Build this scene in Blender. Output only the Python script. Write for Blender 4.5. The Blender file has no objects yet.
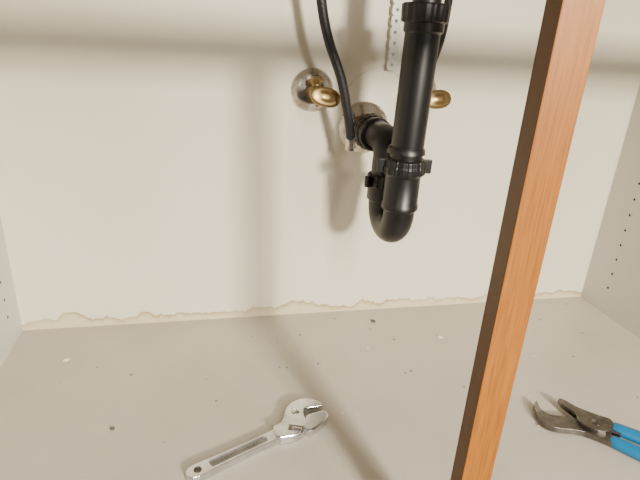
import bpy, bmesh, math, random
from mathutils import Vector, Matrix
random.seed(4)
S=bpy.context.scene
XL,XR,YF,ZT=-0.356,0.867,-0.60,0.80
# ---------------------------------------------------------------- materials
def mat(name,col,rough=0.5,metal=0.0,spec=0.5):
    m=bpy.data.materials.new(name);m.use_nodes=True
    b=m.node_tree.nodes['Principled BSDF']
    b.inputs['Base Color'].default_value=(*col,1);b.inputs['Roughness'].default_value=rough
    b.inputs['Metallic'].default_value=metal
    b.inputs['Specular IOR Level'].default_value=spec
    return m
class NT:
    def __init__(s,m): s.t=m.node_tree; s.b=s.t.nodes['Principled BSDF']; s.tc=s.n('ShaderNodeTexCoord')
    def n(s,k,**kw):
        q=s.t.nodes.new(k)
        for a,v in kw.items(): setattr(q,a,v)
        return q
    def l(s,a,b): s.t.links.new(a,b)
    def noise(s,scale,detail=3,rough=.5,vec=None,sc=None):
        q=s.n('ShaderNodeTexNoise');q.inputs['Scale'].default_value=scale;q.inputs['Detail'].default_value=detail
        q.inputs['Roughness'].default_value=rough
        v=vec or s.tc.outputs['Object']
        if sc:
            mp=s.n('ShaderNodeMapping');mp.inputs['Scale'].default_value=sc;s.l(v,mp.inputs['Vector']);v=mp.outputs[0]
        s.l(v,q.inputs['Vector']);return q.outputs['Fac']
    def ramp(s,fac,pts):
        q=s.n('ShaderNodeValToRGB');e=q.color_ramp.elements
        while len(e)<len(pts): e.new(.5)
        for i,(p,c) in enumerate(pts):
            e[i].position=p;e[i].color=(*c,1) if not isinstance(c,(int,float)) else (c,c,c,1)
        s.l(fac,q.inputs[0]);return q.outputs[0]
    def mix(s,f,a,b,mode='MIX'):
        q=s.n('ShaderNodeMix',data_type='RGBA',blend_type=mode)
        for i,v in ((0,f),(6,a),(7,b)):
            if isinstance(v,(int,float)): q.inputs[i].default_value=v
            elif isinstance(v,tuple): q.inputs[i].default_value=(*v,1)
            else: s.l(v,q.inputs[i])
        return q.outputs[2]
    def math(s,op,a,b=0,c=None):
        q=s.n('ShaderNodeMath',operation=op)
        for i,v in enumerate((a,b,c)):
            if v is None: continue
            if isinstance(v,(int,float)): q.inputs[i].default_value=v
            else: s.l(v,q.inputs[i])
        return q.outputs[0]
    def bump(s,h,st=.2,d=.001):
        q=s.n('ShaderNodeBump');q.inputs['Strength'].default_value=st;q.inputs['Distance'].default_value=d
        s.l(h,q.inputs['Height']);s.l(q.outputs[0],s.b.inputs['Normal'])
# back wall : cream melamine with tide line
WALL=(0.76,0.715,0.59)
m_back=mat('melamine_back',WALL,.45)
t=NT(m_back)
sep=t.n('ShaderNodeSeparateXYZ');t.l(t.tc.outputs['Object'],sep.inputs[0])
n1=t.noise(9,5,.6,sc=(1,0,0.25)); n2=t.noise(60,4,.6)
lvl=t.math('ADD',t.math('MULTIPLY_ADD',n1,0.100,-0.038),t.math('MULTIPLY',n2,0.012))
dz=t.math('SUBTRACT',sep.outputs[2],lvl)
line=t.ramp(t.math('MULTIPLY_ADD',dz,50,0.5),[(0.0,0.0),(0.30,0.40),(0.48,1.0),(0.62,0.0)])
wet=t.ramp(t.math('MULTIPLY_ADD',dz,40,0.5),[(0.3,1.0),(0.55,0.0)])
mask=t.ramp(t.noise(5,2,.5,sc=(1,0,0)),[(0.36,0.35),(0.52,1.0)])
c=t.mix(t.ramp(t.noise(3,4),[(0.3,0.0),(0.7,0.25)]),WALL,(0.69,0.635,0.49))
c=t.mix(t.math('MULTIPLY',wet,0.55),c,(0.63,0.52,0.29))
c=t.mix(t.math('MULTIPLY',t.math('MULTIPLY',line,mask),0.95),c,(0.36,0.255,0.085))
# small damp ring around the drain outlet
dx=t.math('SUBTRACT',sep.outputs[0],0.315);dzz=t.math('SUBTRACT',sep.outputs[2],0.435)
rr=t.math('SQRT',t.math('ADD',t.math('MULTIPLY',dx,dx),t.math('MULTIPLY',dzz,dzz)))
rr=t.math('ADD',rr,t.math('MULTIPLY_ADD',t.noise(14,4),0.06,-0.03))
ring=t.ramp(t.math('MULTIPLY',rr,8),[(0.50,0.0),(0.55,0.5),(0.57,0.0)])
c=t.mix(t.math('MULTIPLY',ring,0.6),c,(0.45,0.36,0.2))
t.l(c,t.b.inputs['Base Color'])
t.bump(t.math('ADD',t.noise(350,2),t.math('MULTIPLY',line,1.5)),.12,.0006)
m_side=mat('melamine_side',(0.66,0.65,0.60),.45);t=NT(m_side);t.bump(t.noise(300,2),.1,.0005)
m_hole=mat('hole_dark',(0.03,0.025,0.02),.9)
# floor
m_floor=mat('melamine_floor',(0.5,0.45,0.38),.42);t=NT(m_floor)
c=t.mix(t.ramp(t.noise(5,5,.6),[(0.35,0.0),(0.7,1.0)]),(0.485,0.440,0.375),(0.54,0.492,0.425))
c=t.mix(t.ramp(t.noise(420,2),[(0.35,0.0),(0.65,0.2)]),c,(0.34,0.30,0.25))
v=t.n('ShaderNodeTexVoronoi');v.inputs['Scale'].default_value=26;t.l(t.tc.outputs['Object'],v.inputs['Vector'])
sp=t.ramp(v.outputs['Distance'],[(0.055,1.0),(0.09,0.0)])
gate=t.ramp(t.noise(17,2),[(0.44,0.0),(0.50,1.0)])
c=t.mix(t.math('MULTIPLY',t.math('MULTIPLY',sp,gate),0.8),c,(0.12,0.09,0.06))
v2=t.n('ShaderNodeTexVoronoi');v2.inputs['Scale'].default_value=15;t.l(t.tc.outputs['Object'],v2.inputs['Vector'])
sp2=t.ramp(v2.outputs['Distance'],[(0.03,1.0),(0.05,0.0)])
c=t.mix(t.math('MULTIPLY',t.math('MULTIPLY',sp2,t.ramp(t.noise(9,2),[(0.5,0.0),(0.55,1.0)])),0.6),c,(0.85,0.82,0.75))
t.l(c,t.b.inputs['Base Color']);t.bump(t.noise(380,3),.2,.0006)
# wood
m_wood=mat('stained_wood',(0.45,0.18,0.05),.38);t=NT(m_wood)
g=t.noise(14,6,.6,sc=(6,6,0.35));g2=t.noise(160,3,.6,sc=(5,5,0.12))
c=t.mix(g,(0.47,0.182,0.030),(0.27,0.092,0.014))
c=t.mix(t.ramp(g2,[(0.45,0.0),(0.7,0.6)]),c,(0.14,0.046,0.009))
t.l(c,t.b.inputs['Base Color']);t.bump(g2,.12,.0005)
m_wood_shade=mat('wood_side_shaded',(0.13,0.06,0.025),.5);t=NT(m_wood_shade)  # same wood for the stile sides, with their shade put into the colour
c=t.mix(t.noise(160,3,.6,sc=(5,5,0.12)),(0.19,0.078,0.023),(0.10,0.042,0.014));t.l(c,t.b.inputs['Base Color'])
m_abs=mat('black_abs',(0.006,0.006,0.007),.38)
t=NT(m_abs);t.bump(t.noise(220,2),.08,.0005)
m_rub=mat('black_rubber',(0.009,0.009,0.011),.5);t=NT(m_rub)
w=t.n('ShaderNodeTexWave',wave_type='BANDS',bands_direction='DIAGONAL');w.inputs['Scale'].default_value=120
t.l(t.tc.outputs['Object'],w.inputs['Vector']);t.bump(w.outputs['Fac'],.3,.0006)
def metal(name,a,b,r1,r2,sc=40,met=1.0):
    m=mat(name,a,.3,met);t=NT(m);n=t.noise(sc,5,.6)
    t.l(t.mix(t.ramp(n,[(0.35,0.0),(0.7,1.0)]),a,b),t.b.inputs['Base Color'])
    t.l(t.ramp(n,[(0.3,r1),(0.7,r2)]),t.b.inputs['Roughness']);return m
m_chr=metal('worn_chrome',(0.74,0.715,0.67),(0.46,0.41,0.34),.12,.32,40,.92)
m_brass=metal('aged_brass',(0.42,0.30,0.14),(0.20,0.135,0.06),.28,.5,60)
m_steel=metal('wrench_steel',(0.80,0.80,0.81),(0.56,0.56,0.57),.12,.28)
m_steel_d=metal('recess_steel',(0.34,0.34,0.34),(0.22,0.22,0.22),.4,.6)
m_gun=metal('gunmetal',(0.26,0.24,0.22),(0.11,0.10,0.09),.25,.45)
m_blue=mat('blue_grip',(0.0,0.16,0.36),.35);t=NT(m_blue);t.bump(t.noise(200,2),.1,.0005)
m_strap=mat('strap_plastic',(0.68,0.67,0.63),.25)
m_lam=mat('blocker_laminate',(0.45,0.42,0.38),.4);t=NT(m_lam);t.bump(t.noise(100,2),.1,.0005)
m_crumb=mat('crumb_grit',(0.10,0.085,0.07),.9);t=NT(m_crumb);t.bump(t.noise(300,2),.5,.001)
m_flake=mat('flake_light',(0.8,0.77,0.68),.8)
# ---------------------------------------------------------------- mesh helpers
def mk(name,bm,mats,parent=None,smooth=False,bevel=0,seg=2,autos=None):
    me=bpy.data.meshes.new(name);bmesh.ops.recalc_face_normals(bm,faces=bm.faces);bm.to_mesh(me);bm.free()
    o=bpy.data.objects.new(name,me);S.collection.objects.link(o)
    for m in (mats if isinstance(mats,list) else [mats]): me.materials.append(m)
    if smooth:
        for p in me.polygons:p.use_smooth=True
    if bevel:
        b=o.modifiers.new('bevel','BEVEL');b.width=bevel;b.segments=seg;b.limit_method='ANGLE';b.angle_limit=math.radians(35)
        b.harden_normals=False
    if smooth:
        try:
            me.set_sharp_from_angle(angle=math.radians(40))
        except Exception: pass
    if parent: o.parent=parent
    return o
def empty(name,loc=(0,0,0)):
    e=bpy.data.objects.new(name,None);e.empty_display_size=.02;S.collection.objects.link(e);return e
def box(bm,a,b,mi=0):
    vs=[bm.verts.new((x,y,z)) for x in(a[0],b[0]) for y in(a[1],b[1]) for z in(a[2],b[2])]
    for q in((0,1,3,2),(4,6,7,5),(0,4,5,1),(2,3,7,6),(0,2,6,4),(1,5,7,3)):
        f=bm.faces.new([vs[i] for i in q]);f.material_index=mi
def frames(pts):
    pts=[Vector(p) for p in pts];T=[]
    for i in range(len(pts)):
        a=pts[max(i-1,0)];b=pts[min(i+1,len(pts)-1)];T.append((b-a).normalized())
    n=T[0].orthogonal().normalized();out=[]
    for i,t in enumerate(T):
        n=(n-t*n.dot(t)).normalized();out.append((pts[i],n,t.cross(n)))
    return out
def tube(bm,pts,rad,seg=32,caps=True,mi=0):
    fr=frames(pts);rings=[]
    for i,(p,n,b) in enumerate(fr):
        r=rad[i] if isinstance(rad,(list,tuple)) else rad
        rings.append([bm.verts.new(p+(n*math.cos(2*math.pi*k/seg)+b*math.sin(2*math.pi*k/seg))*r) for k in range(seg)])
    for A,B in zip(rings,rings[1:]):
        for k in range(seg):
            f=bm.faces.new((A[k],A[(k+1)%seg],B[(k+1)%seg],B[k]));f.material_index=mi
    if caps:
        bm.faces.new(rings[0][::-1]).material_index=mi;bm.faces.new(rings[-1]).material_index=mi
def lathe(bm,o,axis,prof,seg=40,mi=0,lobes=0,amp=0):
    """prof: (distance along axis, radius)"""
    o=Vector(o);a=Vector(axis).normalized();n=a.orthogonal().normalized();b=a.cross(n);rings=[]
    for d,r in prof:
        ring=[]
        for k in range(seg):
            th=2*math.pi*k/seg;q=r*(1+(amp*(1 if math.cos(lobes*th)>0 else 0) if lobes else 0))
            ring.append(bm.verts.new(o+a*d+(n*math.cos(th)+b*math.sin(th))*q))
        rings.append(ring)
    for A,B in zip(rings,rings[1:]):
        for k in range(seg):
            f=bm.faces.new((A[k],A[(k+1)%seg],B[(k+1)%seg],B[k]));f.material_index=mi
    bm.faces.new(rings[0][::-1]).material_index=mi;bm.faces.new(rings[-1]).material_index=mi
def spline(P,n=8):
    P=[Vector(p) for p in P];Q=[P[0]*2-P[1]]+P+[P[-1]*2-P[-2]];out=[]
    for i in range(1,len(Q)-2):
        a,b,c,d=Q[i-1:i+3]
        for k in range(n):
            t=k/n
            out.append(.5*((2*b)+(c-a)*t+(2*a-5*b+4*c-d)*t*t+(3*b-a-3*c+d)*t**3))
    out.append(P[-1]);return out
def slab(bm,pts,z0,z1,mi=0):
    lo=[bm.verts.new((x,y,z0)) for x,y in pts];hi=[bm.verts.new((x,y,z1)) for x,y in pts]
    n=len(pts);ft=bm.faces.new(hi);fb=bm.faces.new(lo[::-1])
    for i in range(n): bm.faces.new((lo[i],lo[(i+1)%n],hi[(i+1)%n],hi[i])).material_index=mi
    ft.material_index=fb.material_index=mi;return ft
def smooth2(pts,n=4):
    P=[(x,y,0) for x,y in pts];P=P+[P[0]]
    Q=[Vector(P[-2])]+[Vector(p) for p in P]+[Vector(P[1])];out=[]
    for i in range(1,len(Q)-2):
        a,b,c,d=Q[i-1:i+3]
        for k in range(n):
            t=k/n;v=.5*((2*b)+(c-a)*t+(2*a-5*b+4*c-d)*t*t+(3*b-a-3*c+d)*t**3);out.append((v.x,v.y))
    return out
# ---------------------------------------------------------------- room shell (cabinet carcass)
bm=bmesh.new();box(bm,(XL-.016,0,-.016),(XR+.016,.012,ZT));mk('wall_back',bm,m_back)
bm=bmesh.new();box(bm,(XL-.016,YF+.019,-.016),(XR+.016,0,0));mk('floor',bm,m_floor)
def side(name,x,s,ycols):
    bm=bmesh.new();box(bm,(x,YF+.019,0),(x+s*.016,0,ZT))
    for yc in ycols:
        for k in range(16):
            z=.06+.0345*k
            vs=[bm.verts.new((x-s*.0004,yc+.0028*math.cos(q*math.pi/6),z+.0028*math.sin(q*math.pi/6))) for q in range(12)]
            bm.faces.new(vs).material_index=1
    mk(name,bm,[m_side,m_hole])
side('wall_left',XL,-1,[-.052,-.45]);side('wall_right',XR,1,[-.07,-.46])
bm=bmesh.new();box(bm,(XL-.016,YF-.03,ZT),(XR+.016,.012,ZT+.03));mk('countertop_blocker',bm,m_lam,bevel=.002)  # unseen top, added to keep ambient light from entering from above
# face frame
ff=empty('cabinet_face_frame')
bm=bmesh.new();box(bm,(.226,YF,-.04),(.258,YF+.019,.60))
o=mk('center_stile',bm,[m_wood,m_wood_shade],ff,bevel=.0012)
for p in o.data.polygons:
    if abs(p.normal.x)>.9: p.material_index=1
bm=bmesh.new();box(bm,(XL-.016,YF,.60),(XR+.016,YF+.019,.655));mk('top_rail',bm,m_wood,ff,bevel=.0012)
bm=bmesh.new();box(bm,(XL-.016,YF,.78),(XR+.016,YF+.019,ZT));mk('upper_rail',bm,m_wood,ff,bevel=.0012)
bm=bmesh.new();box(bm,(XL-.056,YF,-.04),(XL-.0,YF+.019,ZT));mk('stile_a',bm,m_wood,ff)
bm=bmesh.new();box(bm,(XR,YF,-.04),(XR+.056,YF+.019,ZT));mk('stile_b',bm,m_wood,ff)
bm=bmesh.new();box(bm,(XL,YF,-.04),(XR,YF+.019,0));mk('bottom_rail',bm,m_wood,ff)
# ---------------------------------------------------------------- drain trap
tr=empty('sink_drain_trap')
fx,fy=.2920,-.205; rx,ry=.2900,-.133
TX=.005
bm=bmesh.new()
tube(bm,[(fx+TX+.002,fy,ZT),(fx+TX,fy,.59)],.0200)
tube(bm,[(fx+TX,fy,.597),(fx,fy,.315)],.0248)
lathe(bm,(fx+TX,fy,.5735),(0,0,1),[(0,.029),(.002,.0313),(.0225,.0322),(.0245,.030)],96,lobes=16,amp=.04)
lathe(bm,(fx+TX,fy,.5595),(0,0,1),[(0,.0248),(.003,.028),(.014,.028),(.016,.026)])
# U bend
pts=[(fx,fy,.345)]
cx,cy=(fx+rx)/2,(fy+ry)/2;R=math.hypot(fx-rx,fy-ry)/2
ux,uy=(fx-cx)/R,(fy-cy)/R;zc=.295
for i in range(25):
    a=math.pi*i/24;pts.append((cx+ux*R*math.cos(a),cy+uy*R*math.cos(a),zc-R*math.sin(a)))
pts.append((rx,ry,.365))
tube(bm,pts,.0245)
# elbow + arm to the wall
pts=[(rx,ry,.345),(rx,ry,.368)]
for i in range(1,13):
    a=math.pi/2*i/12;pts.append((rx,ry+.028*(1-math.cos(a)),.368+.028*math.sin(a)))
pts.append((.289,-.002,.392))
tube(bm,pts,.0240)
mk('pipe_run',bm,m_abs,tr,smooth=True)
def nut(name,o,ax,r,h,wing=None,hub=None):
    bm=bmesh.new()
    lathe(bm,o,ax,[(0,r*.92),(h*.12,r),(h*.5,r),(h*.55,r*.965),(h*.9,r*.95),(h,r*.86)],120,lobes=18,amp=.035)
    if wing:
        a=Vector(ax)
        for s in(1,-1):
            d=Vector((math.cos(wing),math.sin(wing),0))*s;pd=Vector((-d.y,d.x,0))
            c=Vector(o)+a*h*.5+d*r
            pr=[(-.004,-.005),(.009,-.0045),(.011,0),(.009,.0045),(-.004,.005)]
            vs=[[bm.verts.new(c+d*u+pd*w+a*z) for u,w in pr] for z in(-h*.42,h*.42)]
            bm.faces.new(vs[0][::-1]);bm.faces.new(vs[1])
            for i in range(5): bm.faces.new((vs[0][i],vs[0][(i+1)%5],vs[1][(i+1)%5],vs[1][i]))
    return mk(name,bm,m_abs,tr,bevel=.0008)
nut('slip_nut_inlet',(fx,fy,.360),(0,0,1),.0322,.0245,wing=math.radians(-8))
bm=bmesh.new();lathe(bm,(fx,fy,.301),(0,0,1),[(0,.0248),(.004,.0285),(.011,.0285),(.013,.0271),(.056,.0271),(.060,.0305)]);
lathe(bm,(rx,ry,.294),(0,0,1),[(0,.0250),(.004,.0282),(.028,.0282),(.030,.0255)])
lathe(bm,(fx+.0005,fy,.392),(0,0,1),[(0,.029),(.006,.0285),(.010,.0257)])
mk('trap_hubs',bm,m_abs,tr,smooth=True)
nut('slip_nut_outlet',(rx,ry,.320),(0,0,1),.031,.021,wing=math.radians(200))
nut('slip_nut_wall',(.289,-.030,.3925),(0,-1,.03),.0325,.024)
bm=bmesh.new();lathe(bm,(.289,-.054,.3932),(0,-1,.03),[(0,.0265),(.003,.0295),(.018,.0295),(.020,.026)]);mk('elbow_hub',bm,m_abs,tr,smooth=True)
bm=bmesh.new();lathe(bm,(.285,0,.394),(0,-1,0),[(0,.0485),(.002,.0485),(.004,.047),(.008,.040),(.013,.032),(.016,.027),(.017,.0235)],64)
mk('wall_escutcheon',bm,m_chr,tr,smooth=True)
# ---------------------------------------------------------------- shutoff valves
def valve(name,x,z,hrot,hoff,up):
    e=empty(name)
    bm=bmesh.new();lathe(bm,(x,0,z),(0,-1,0),[(0,.0375),(.0015,.038),(.004,.0365),(.009,.029),(.011,.021),(.012,.012)],64)
    mk('escutcheon',bm,m_chr,e,smooth=True)
    bm=bmesh.new()
    tube(bm,[(x,0,z),(x,-.022,z)],.009,24)
    lathe(bm,(x,-.014,z),(0,-1,0),[(0,.0125),(.001,.0135),(.011,.0135),(.012,.012)],6)
    lathe(bm,(x,-.024,z),(0,-1,0),[(0,.010),(.003,.0125),(.018,.0125),(.022,.010)],32)
    lathe(bm,(x,-.044,z),(0,-1,0),[(0,.0095),(.008,.0095)],6)
    tube(bm,[(x,-.035,z),(x,-.035,z+.022)],.008,24)
    lathe(bm,(x,-.035,z+.014),(0,0,1),[(0,.0100),(.001,.0108),(.011,.0108),(.012,.0098)],6)
    tube(bm,[(x,-.050,z),(x+hoff[0],-.062,z+hoff[1])],.0045,16)
    mk('valve_body',bm,m_brass,e,smooth=True)
    # oval handle with raised rim, slightly dished
    bm=bmesh.new();c=Vector((x+hoff[0],-.062,z+hoff[1]));ax=Vector((.18,-1,.25)).normalized()
    u=Vector((math.cos(hrot),0,math.sin(hrot)));u=(u-ax*u.dot(ax)).normalized();v=ax.cross(u)
    A,B=.0275,.0180;seg=64
    prof=[(-.006,.30),(-.006,.80),(-.003,.95),(.002,1.0),(.0055,.97),(.0068,.90),(.0075,.70),(.008,.45),(.0095,.36),(.010,.12)]
    rings=[]
    for d,r in prof:
        rings.append([bm.verts.new(c+ax*d+u*(A*r*math.cos(2*math.pi*k/seg))+v*(B*r*math.sin(2*math.pi*k/seg)*(1+.08*math.cos(4*math.pi*k/seg)))) for k in range(seg)])
    for P,Q in zip(rings,rings[1:]):
        for k in range(seg): bm.faces.new((P[k],P[(k+1)%seg],Q[(k+1)%seg],Q[k]))
    bm.faces.new(rings[0][::-1]);bm.faces.new(rings[-1])
    mk('oval_handle',bm,m_brass,e,smooth=True)
    return e
valve('shutoff_valve',.184,.459,math.radians(-10),(.010,-.005),False)
e2=valve('shutoff_valve.001',.384,.462,math.radians(6),(.013,-.006),True)
# ---------------------------------------------------------------- hoses
h1=empty('sprayer_hose')
bm=bmesh.new();tube(bm,spline([(.150,-.10,ZT),(.158,-.095,.70),(.174,-.09,.600),(.189,-.09,.544),(.214,-.09,.485),(.232,-.085,.422),(.241,-.075,.386)]),.0078,20)
mk('black_tube',bm,m_rub,h1,smooth=True)
bm=bmesh.new();lathe(bm,(.2430,-.071,.367),(-.08,-.12,1),[(0,.0070),(.001,.0095),(.006,.0095),(.007,.0084),(.015,.0084),(.016,.0098),(.022,.0098),(.023,.0078)],32)
mk('crimp_ferrule',bm,m_chr,h1,smooth=True)
h2=empty('supply_hose')
bm=bmesh.new();tube(bm,spline([(.378,-.12,ZT),(.381,-.10,.69),(.386,-.08,.614),(.389,-.065,.56),(.387,-.045,.515),(.384,-.035,.49)]),.0068,20)
mk('black_tube',bm,m_rub,h2,smooth=True)
# ---------------------------------------------------------------- perforated strap
bm=bmesh.new();w=.0090;L=.018
for k in range(17):
    zc=.508+k*L;x=.325;y=-.012
    outer=[];inner=[]
    for q in range(16):
        a=2*math.pi*(q+.5)/16;c_,s_=math.cos(a),math.sin(a);m=max(abs(c_),abs(s_))
        outer.append((x+w*c_/m,zc+L/2*s_/m));inner.append((x+.0030*c_,zc+.0030*s_))
    for yy in(y,y-.0012):
        O=[bm.verts.new((a,yy,b)) for a,b in outer];I=[bm.verts.new((a,yy,b)) for a,b in inner]
        for q in range(16): bm.faces.new((O[q],O[(q+1)%16],I[(q+1)%16],I[q]))
        if yy==y:O0,I0=O,I
    for q in range(16): bm.faces.new((I0[q],I0[(q+1)%16],I[(q+1)%16],I[q]));bm.faces.new((O0[q],O0[(q+1)%16],O[(q+1)%16],O[q]))
bmesh.ops.remove_doubles(bm,verts=bm.verts,dist=1e-5)
mk('perforated_hanger_strap',bm,m_strap)
# ---------------------------------------------------------------- adjustable wrench
wr=empty('adjustable_wrench')
a0=Vector((-.034,-.402));a1=Vector((.088,-.348));dv=(a1-a0).normalized();nv=Vector((-dv.y,dv.x));LL=(a1-a0).length
def hp(u,w): p=a0+dv*u+nv*w; return (p.x,p.y)
prof=[(-.008,0.0),(-.0065,.0055),(-.002,.0095),(.006,.0112),(.02,.0108),(.05,.0098),(.09,.0092),(LL-.01,.0098),(LL,.0110),(LL+.006,.013)]
out=[hp(u,w) for u,w in prof]+[hp(u,-w) for u,w in prof[:0:-1]]
bm=bmesh.new();ft=slab(bm,out,.0015,.0105)
ho=mk('handle',bm,m_steel,wr,bevel=.0022,seg=3)
bm=bmesh.new();pp=[(.026,.004),(.028,.0058),(.06,.0054),(.110,.0050),(.113,.0035)]
slab(bm,[hp(u,w) for u,w in pp]+[hp(u,-w) for u,w in pp[::-1]],.0090,.02)
cut1=mk('cut1',bm,m_steel_d)
bm=bmesh.new();lathe(bm,(*hp(.008,0),-.01),(0,0,1),[(0,.0052),(.03,.0052)],32);cut2=mk('cut2',bm,m_steel_d)
for cobj in(cut1,cut2):
    b=ho.modifiers.new('bool','BOOLEAN');b.object=cobj;b.operation='DIFFERENCE';b.solver='EXACT'
ho.modifiers.move(0,2)
dg=bpy.context.evaluated_depsgraph_get();me=bpy.data.meshes.new_from_object(ho.evaluated_get(dg));ho.modifiers.clear();ho.data=me
for cobj in(cut1,cut2): bpy.data.objects.remove(cobj)
bm=bmesh.new();slab(bm,[hp(u,w*.98) for u,w in pp]+[hp(u,-w*.98) for u,w in pp[::-1]],.0084,.0092)
mk('recess_floor',bm,m_steel_d,wr)
bm=bmesh.new();u=.036
while u<.104:
    l=random.choice([.0015,.0022,.0028]);slab(bm,[hp(u,-.0018),hp(u+l,-.0018),hp(u+l,.0018),hp(u,.0018)],.0091,.0094);u+=l+.0018
mk('embossed_marks',bm,m_gun,wr)
head=[(.080,-.340),(.093,-.331),(.100,-.318),(.105,-.302),(.116,-.290),(.132,-.2840),(.148,-.287),(.159,-.295),(.1625,-.303),(.154,-.3055),(.142,-.3060),(.1330,-.309),(.1300,-.317),(.131,-.330),(.130,-.344),(.124,-.354),(.112,-.360),(.098,-.3615),(.086,-.3605)]
bm=bmesh.new();slab(bm,smooth2(head,3),.0,.0150);mk('fixed_jaw_head',bm,m_steel,wr,bevel=.0035,seg=4)
jaw=[(.1335,-.3215),(.143,-.3180),(.156,-.3145),(.1655,-.3165),(.1670,-.326),(.161,-.336),(.150,-.345),(.139,-.352),(.129,-.353),(.126,-.338)]
bm=bmesh.new();slab(bm,smooth2(jaw,3),.001,.0135);mk('movable_jaw',bm,m_steel,wr,bevel=.0025,seg=3)
wd=Vector((.93,-.36,0)).normalized()
bm=bmesh.new();pr=[]
for k in range(13): pr.append((k*.00115,.0066 if k%2 else .0054))
lathe(bm,(.108,-.3475,.0110),wd,pr,48,lobes=14,amp=.05);mk('worm_knurl',bm,m_steel,wr)
bm=bmesh.new()
sl=[Vector((.1045,-.3385)),Vector((.1255,-.3460)),Vector((.1220,-.3565)),Vector((.1010,-.3495))]
slab(bm,[(p.x,p.y) for p in sl],.012,.01525);mk('worm_slot',bm,m_gun,wr)
lathe_bm=bmesh.new();lathe(lathe_bm,(.118,-.311,.0140),(0,0,1),[(0,.0075),(.0014,.0075),(.0018,.0068)],32);mk('pivot_boss',lathe_bm,m_steel,wr,smooth=True)
# ---------------------------------------------------------------- tongue and groove pliers
pl=empty('tongue_and_groove_pliers')
A=[(.517,-.341),(.509,-.346),(.503,-.358),(.498,-.374),(.497,-.390),(.504,-.400),(.516,-.406),(.531,-.410),(.548,-.418),(.566,-.432),(.580,-.425),(.585,-.412),(.572,-.400),(.556,-.389),(.540,-.381),(.527,-.378),(.517,-.373),(.512,-.363),(.513,-.352)]
bm=bmesh.new();slab(bm,smooth2(A,3),.002,.012);mk('lower_jaw',bm,m_gun,pl,bevel=.0022,seg=3)
B=[(.551,-.348),(.558,-.351),(.563,-.359),(.569,-.371),(.579,-.382),(.592,-.394),(.604,-.405),(.596,-.420),(.582,-.428),(.566,-.424),(.554,-.412),(.550,-.400),(.555,-.386),(.553,-.375),(.549,-.360)]
bm=bmesh.new();slab(bm,smooth2(B,3),.008,.0175);mk('upper_jaw',bm,m_gun,pl,bevel=.0022,seg=3)
bm=bmesh.new()
def teeth(p,q,n,nx,z0,z1):
    p=Vector(p);q=Vector(q)
    for i in range(n):
        a=p.lerp(q,i/n);b=p.lerp(q,(i+1)/n);c=(a+b)/2+Vector(nx)*.002
        slab(bm,[tuple(a-Vector(nx)*.001),tuple(b-Vector(nx)*.001),tuple(c)],z0,z1)
teeth((.520,-.3755),(.556,-.389),10,(.35,.93),.0025,.0105);teeth((.550,-.358),(.555,-.386),10,(-1,0),.0095,.016)
mk('jaw_teeth',bm,m_gun,pl)
bm=bmesh.new();lathe(bm,(.576,-.408,.000),(0,0,1),[(0,.0075),(.0180,.0075),(.0192,.006)],32)
mk('pivot_bolt',bm,m_gun,pl,smooth=True)
def grip(name,P,r0):
    bm=bmesh.new();fr=frames(spline(P,6));seg=24;n=len(fr);rings=[]
    for i,(p,_,_) in enumerate(fr):
        t0=(fr[min(i+1,n-1)][0]-fr[max(i-1,0)][0]).normalized();sd=Vector((-t0.y,t0.x,0)).normalized()
        f=i/(n-1);w=r0*(.80+.25*math.sin(math.pi*min(f*1.3,1)));e=1
        if f<.02:e=.8
        if f>.96:e=.6
        rings.append([bm.verts.new(p+sd*w*e*math.cos(2*math.pi*k/seg)+Vector((0,0,1))*.0085*e*math.sin(2*math.pi*k/seg)) for k in range(seg)])
    for X_,Y_ in zip(rings,rings[1:]):
        for k in range(seg): bm.faces.new((X_[k],X_[(k+1)%seg],Y_[(k+1)%seg],Y_[k]))
    bm.faces.new(rings[0][::-1]);bm.faces.new(rings[-1]);mk(name,bm,m_blue,pl,smooth=True)
grip('blue_grip_upper',[(.600,-.413,.0095),(.630,-.443,.0095),(.668,-.484,.0095),(.700,-.530,.0095),(.715,-.562,.0095)],.0125)
grip('blue_grip_lower',[(.578,-.437,.0090),(.598,-.462,.009),(.625,-.500,.009),(.643,-.540,.009),(.650,-.568,.009)],.0115)
bm=bmesh.new();slab(bm,[(.566,-.402),(.592,-.394),(.615,-.417),(.600,-.433)],.006,.0125);mk('upper_tang',bm,m_gun,pl,bevel=.001)
bm=bmesh.new();slab(bm,[(.548,-.418),(.574,-.410),(.592,-.440),(.576,-.448)],.004,.0125);mk('lower_tang',bm,m_gun,pl,bevel=.001)
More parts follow.
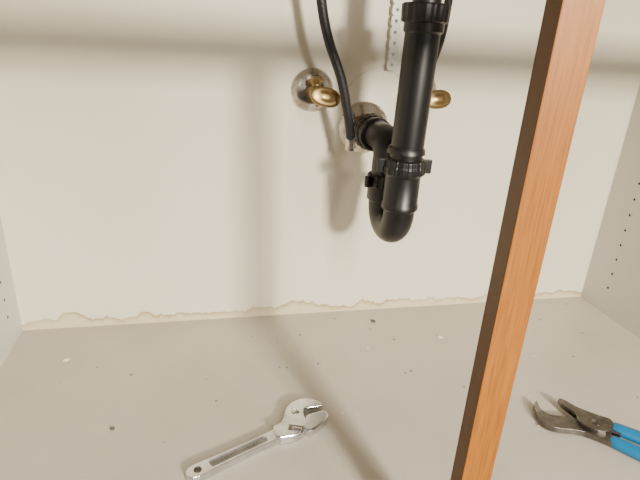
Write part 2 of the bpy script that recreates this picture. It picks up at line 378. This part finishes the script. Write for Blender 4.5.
# ---------------------------------------------------------------- crumbs
def crumb(name,x,y,s,m,flat=.6):
    bm=bmesh.new();bmesh.ops.create_icosphere(bm,subdivisions=2,radius=s)
    for v in bm.verts: v.co*=random.uniform(.7,1.25);v.co.z*=flat
    z=min(v.co.z for v in bm.verts)
    bmesh.ops.translate(bm,verts=bm.verts,vec=(x,y,-z));return bm
bm=crumb('',.326,-.052,.0045,0);mk('grit_crumb',bm,m_crumb)
bm=crumb('',-.150,-.294,.0032,0);mk('grit_crumb.001',bm,m_crumb)
bm=crumb('',-.254,-.111,.006,0,.3);mk('paint_flake',bm,m_flake)
bm=crumb('',.443,-.126,.005,0,.3);mk('paint_flake.001',bm,m_flake)
# ---------------------------------------------------------------- lights
def area(name,loc,tgt,size,e,col,sy=None):
    L=bpy.data.lights.new(name,'AREA');L.energy=e;L.color=col;L.size=size
    if sy: L.shape='RECTANGLE';L.size_y=sy
    o=bpy.data.objects.new(name,L);S.collection.objects.link(o);o.location=loc
    o.rotation_euler=(Vector(tgt)-Vector(loc)).to_track_quat('-Z','Y').to_euler()
area('room_lamp',(.80,-2.65,1.00),(.25,0,.3),.22,108,(1,.91,.76))
area('side_fill',(1.60,-2.65,.98),(.3,0,.3),.40,18,(1,.90,.74))  # extra weak, soft fill from the right
area('added_strip_light',(.62,-2.35,1.75),(.2,0,.2),.11,56,(1,.94,.83),1.3)  # added tall strip: crisp stile shadow on the floor, blurred rail shadow
area('window_light',(-.95,-2.3,1.05),(.3,0,.3),.5,7,(1,.91,.76))
W=bpy.data.worlds.new('World');S.world=W;W.use_nodes=True
W.node_tree.nodes['Background'].inputs[0].default_value=(.80,.88,1,1);W.node_tree.nodes['Background'].inputs[1].default_value=.02
# ---------------------------------------------------------------- camera
xa=Vector((0.9772,-0.0295,0.2102));ya=Vector((-0.2056,-0.3774,0.9029));da=Vector((-0.0527,0.9256,0.3748))
right=Vector((xa.x,ya.x,-da.x));down=Vector((xa.y,ya.y,-da.y));fwd=Vector((xa.z,ya.z,-da.z))
M=Matrix((right,-down,-fwd)).transposed().to_4x4();M.translation=(0,-.92,.55)
cd=bpy.data.cameras.new('camera');cam=bpy.data.objects.new('camera',cd);S.collection.objects.link(cam)
cam.matrix_world=M;cd.sensor_width=36;cd.lens=505/640*36;cd.clip_start=.01
S.camera=cam
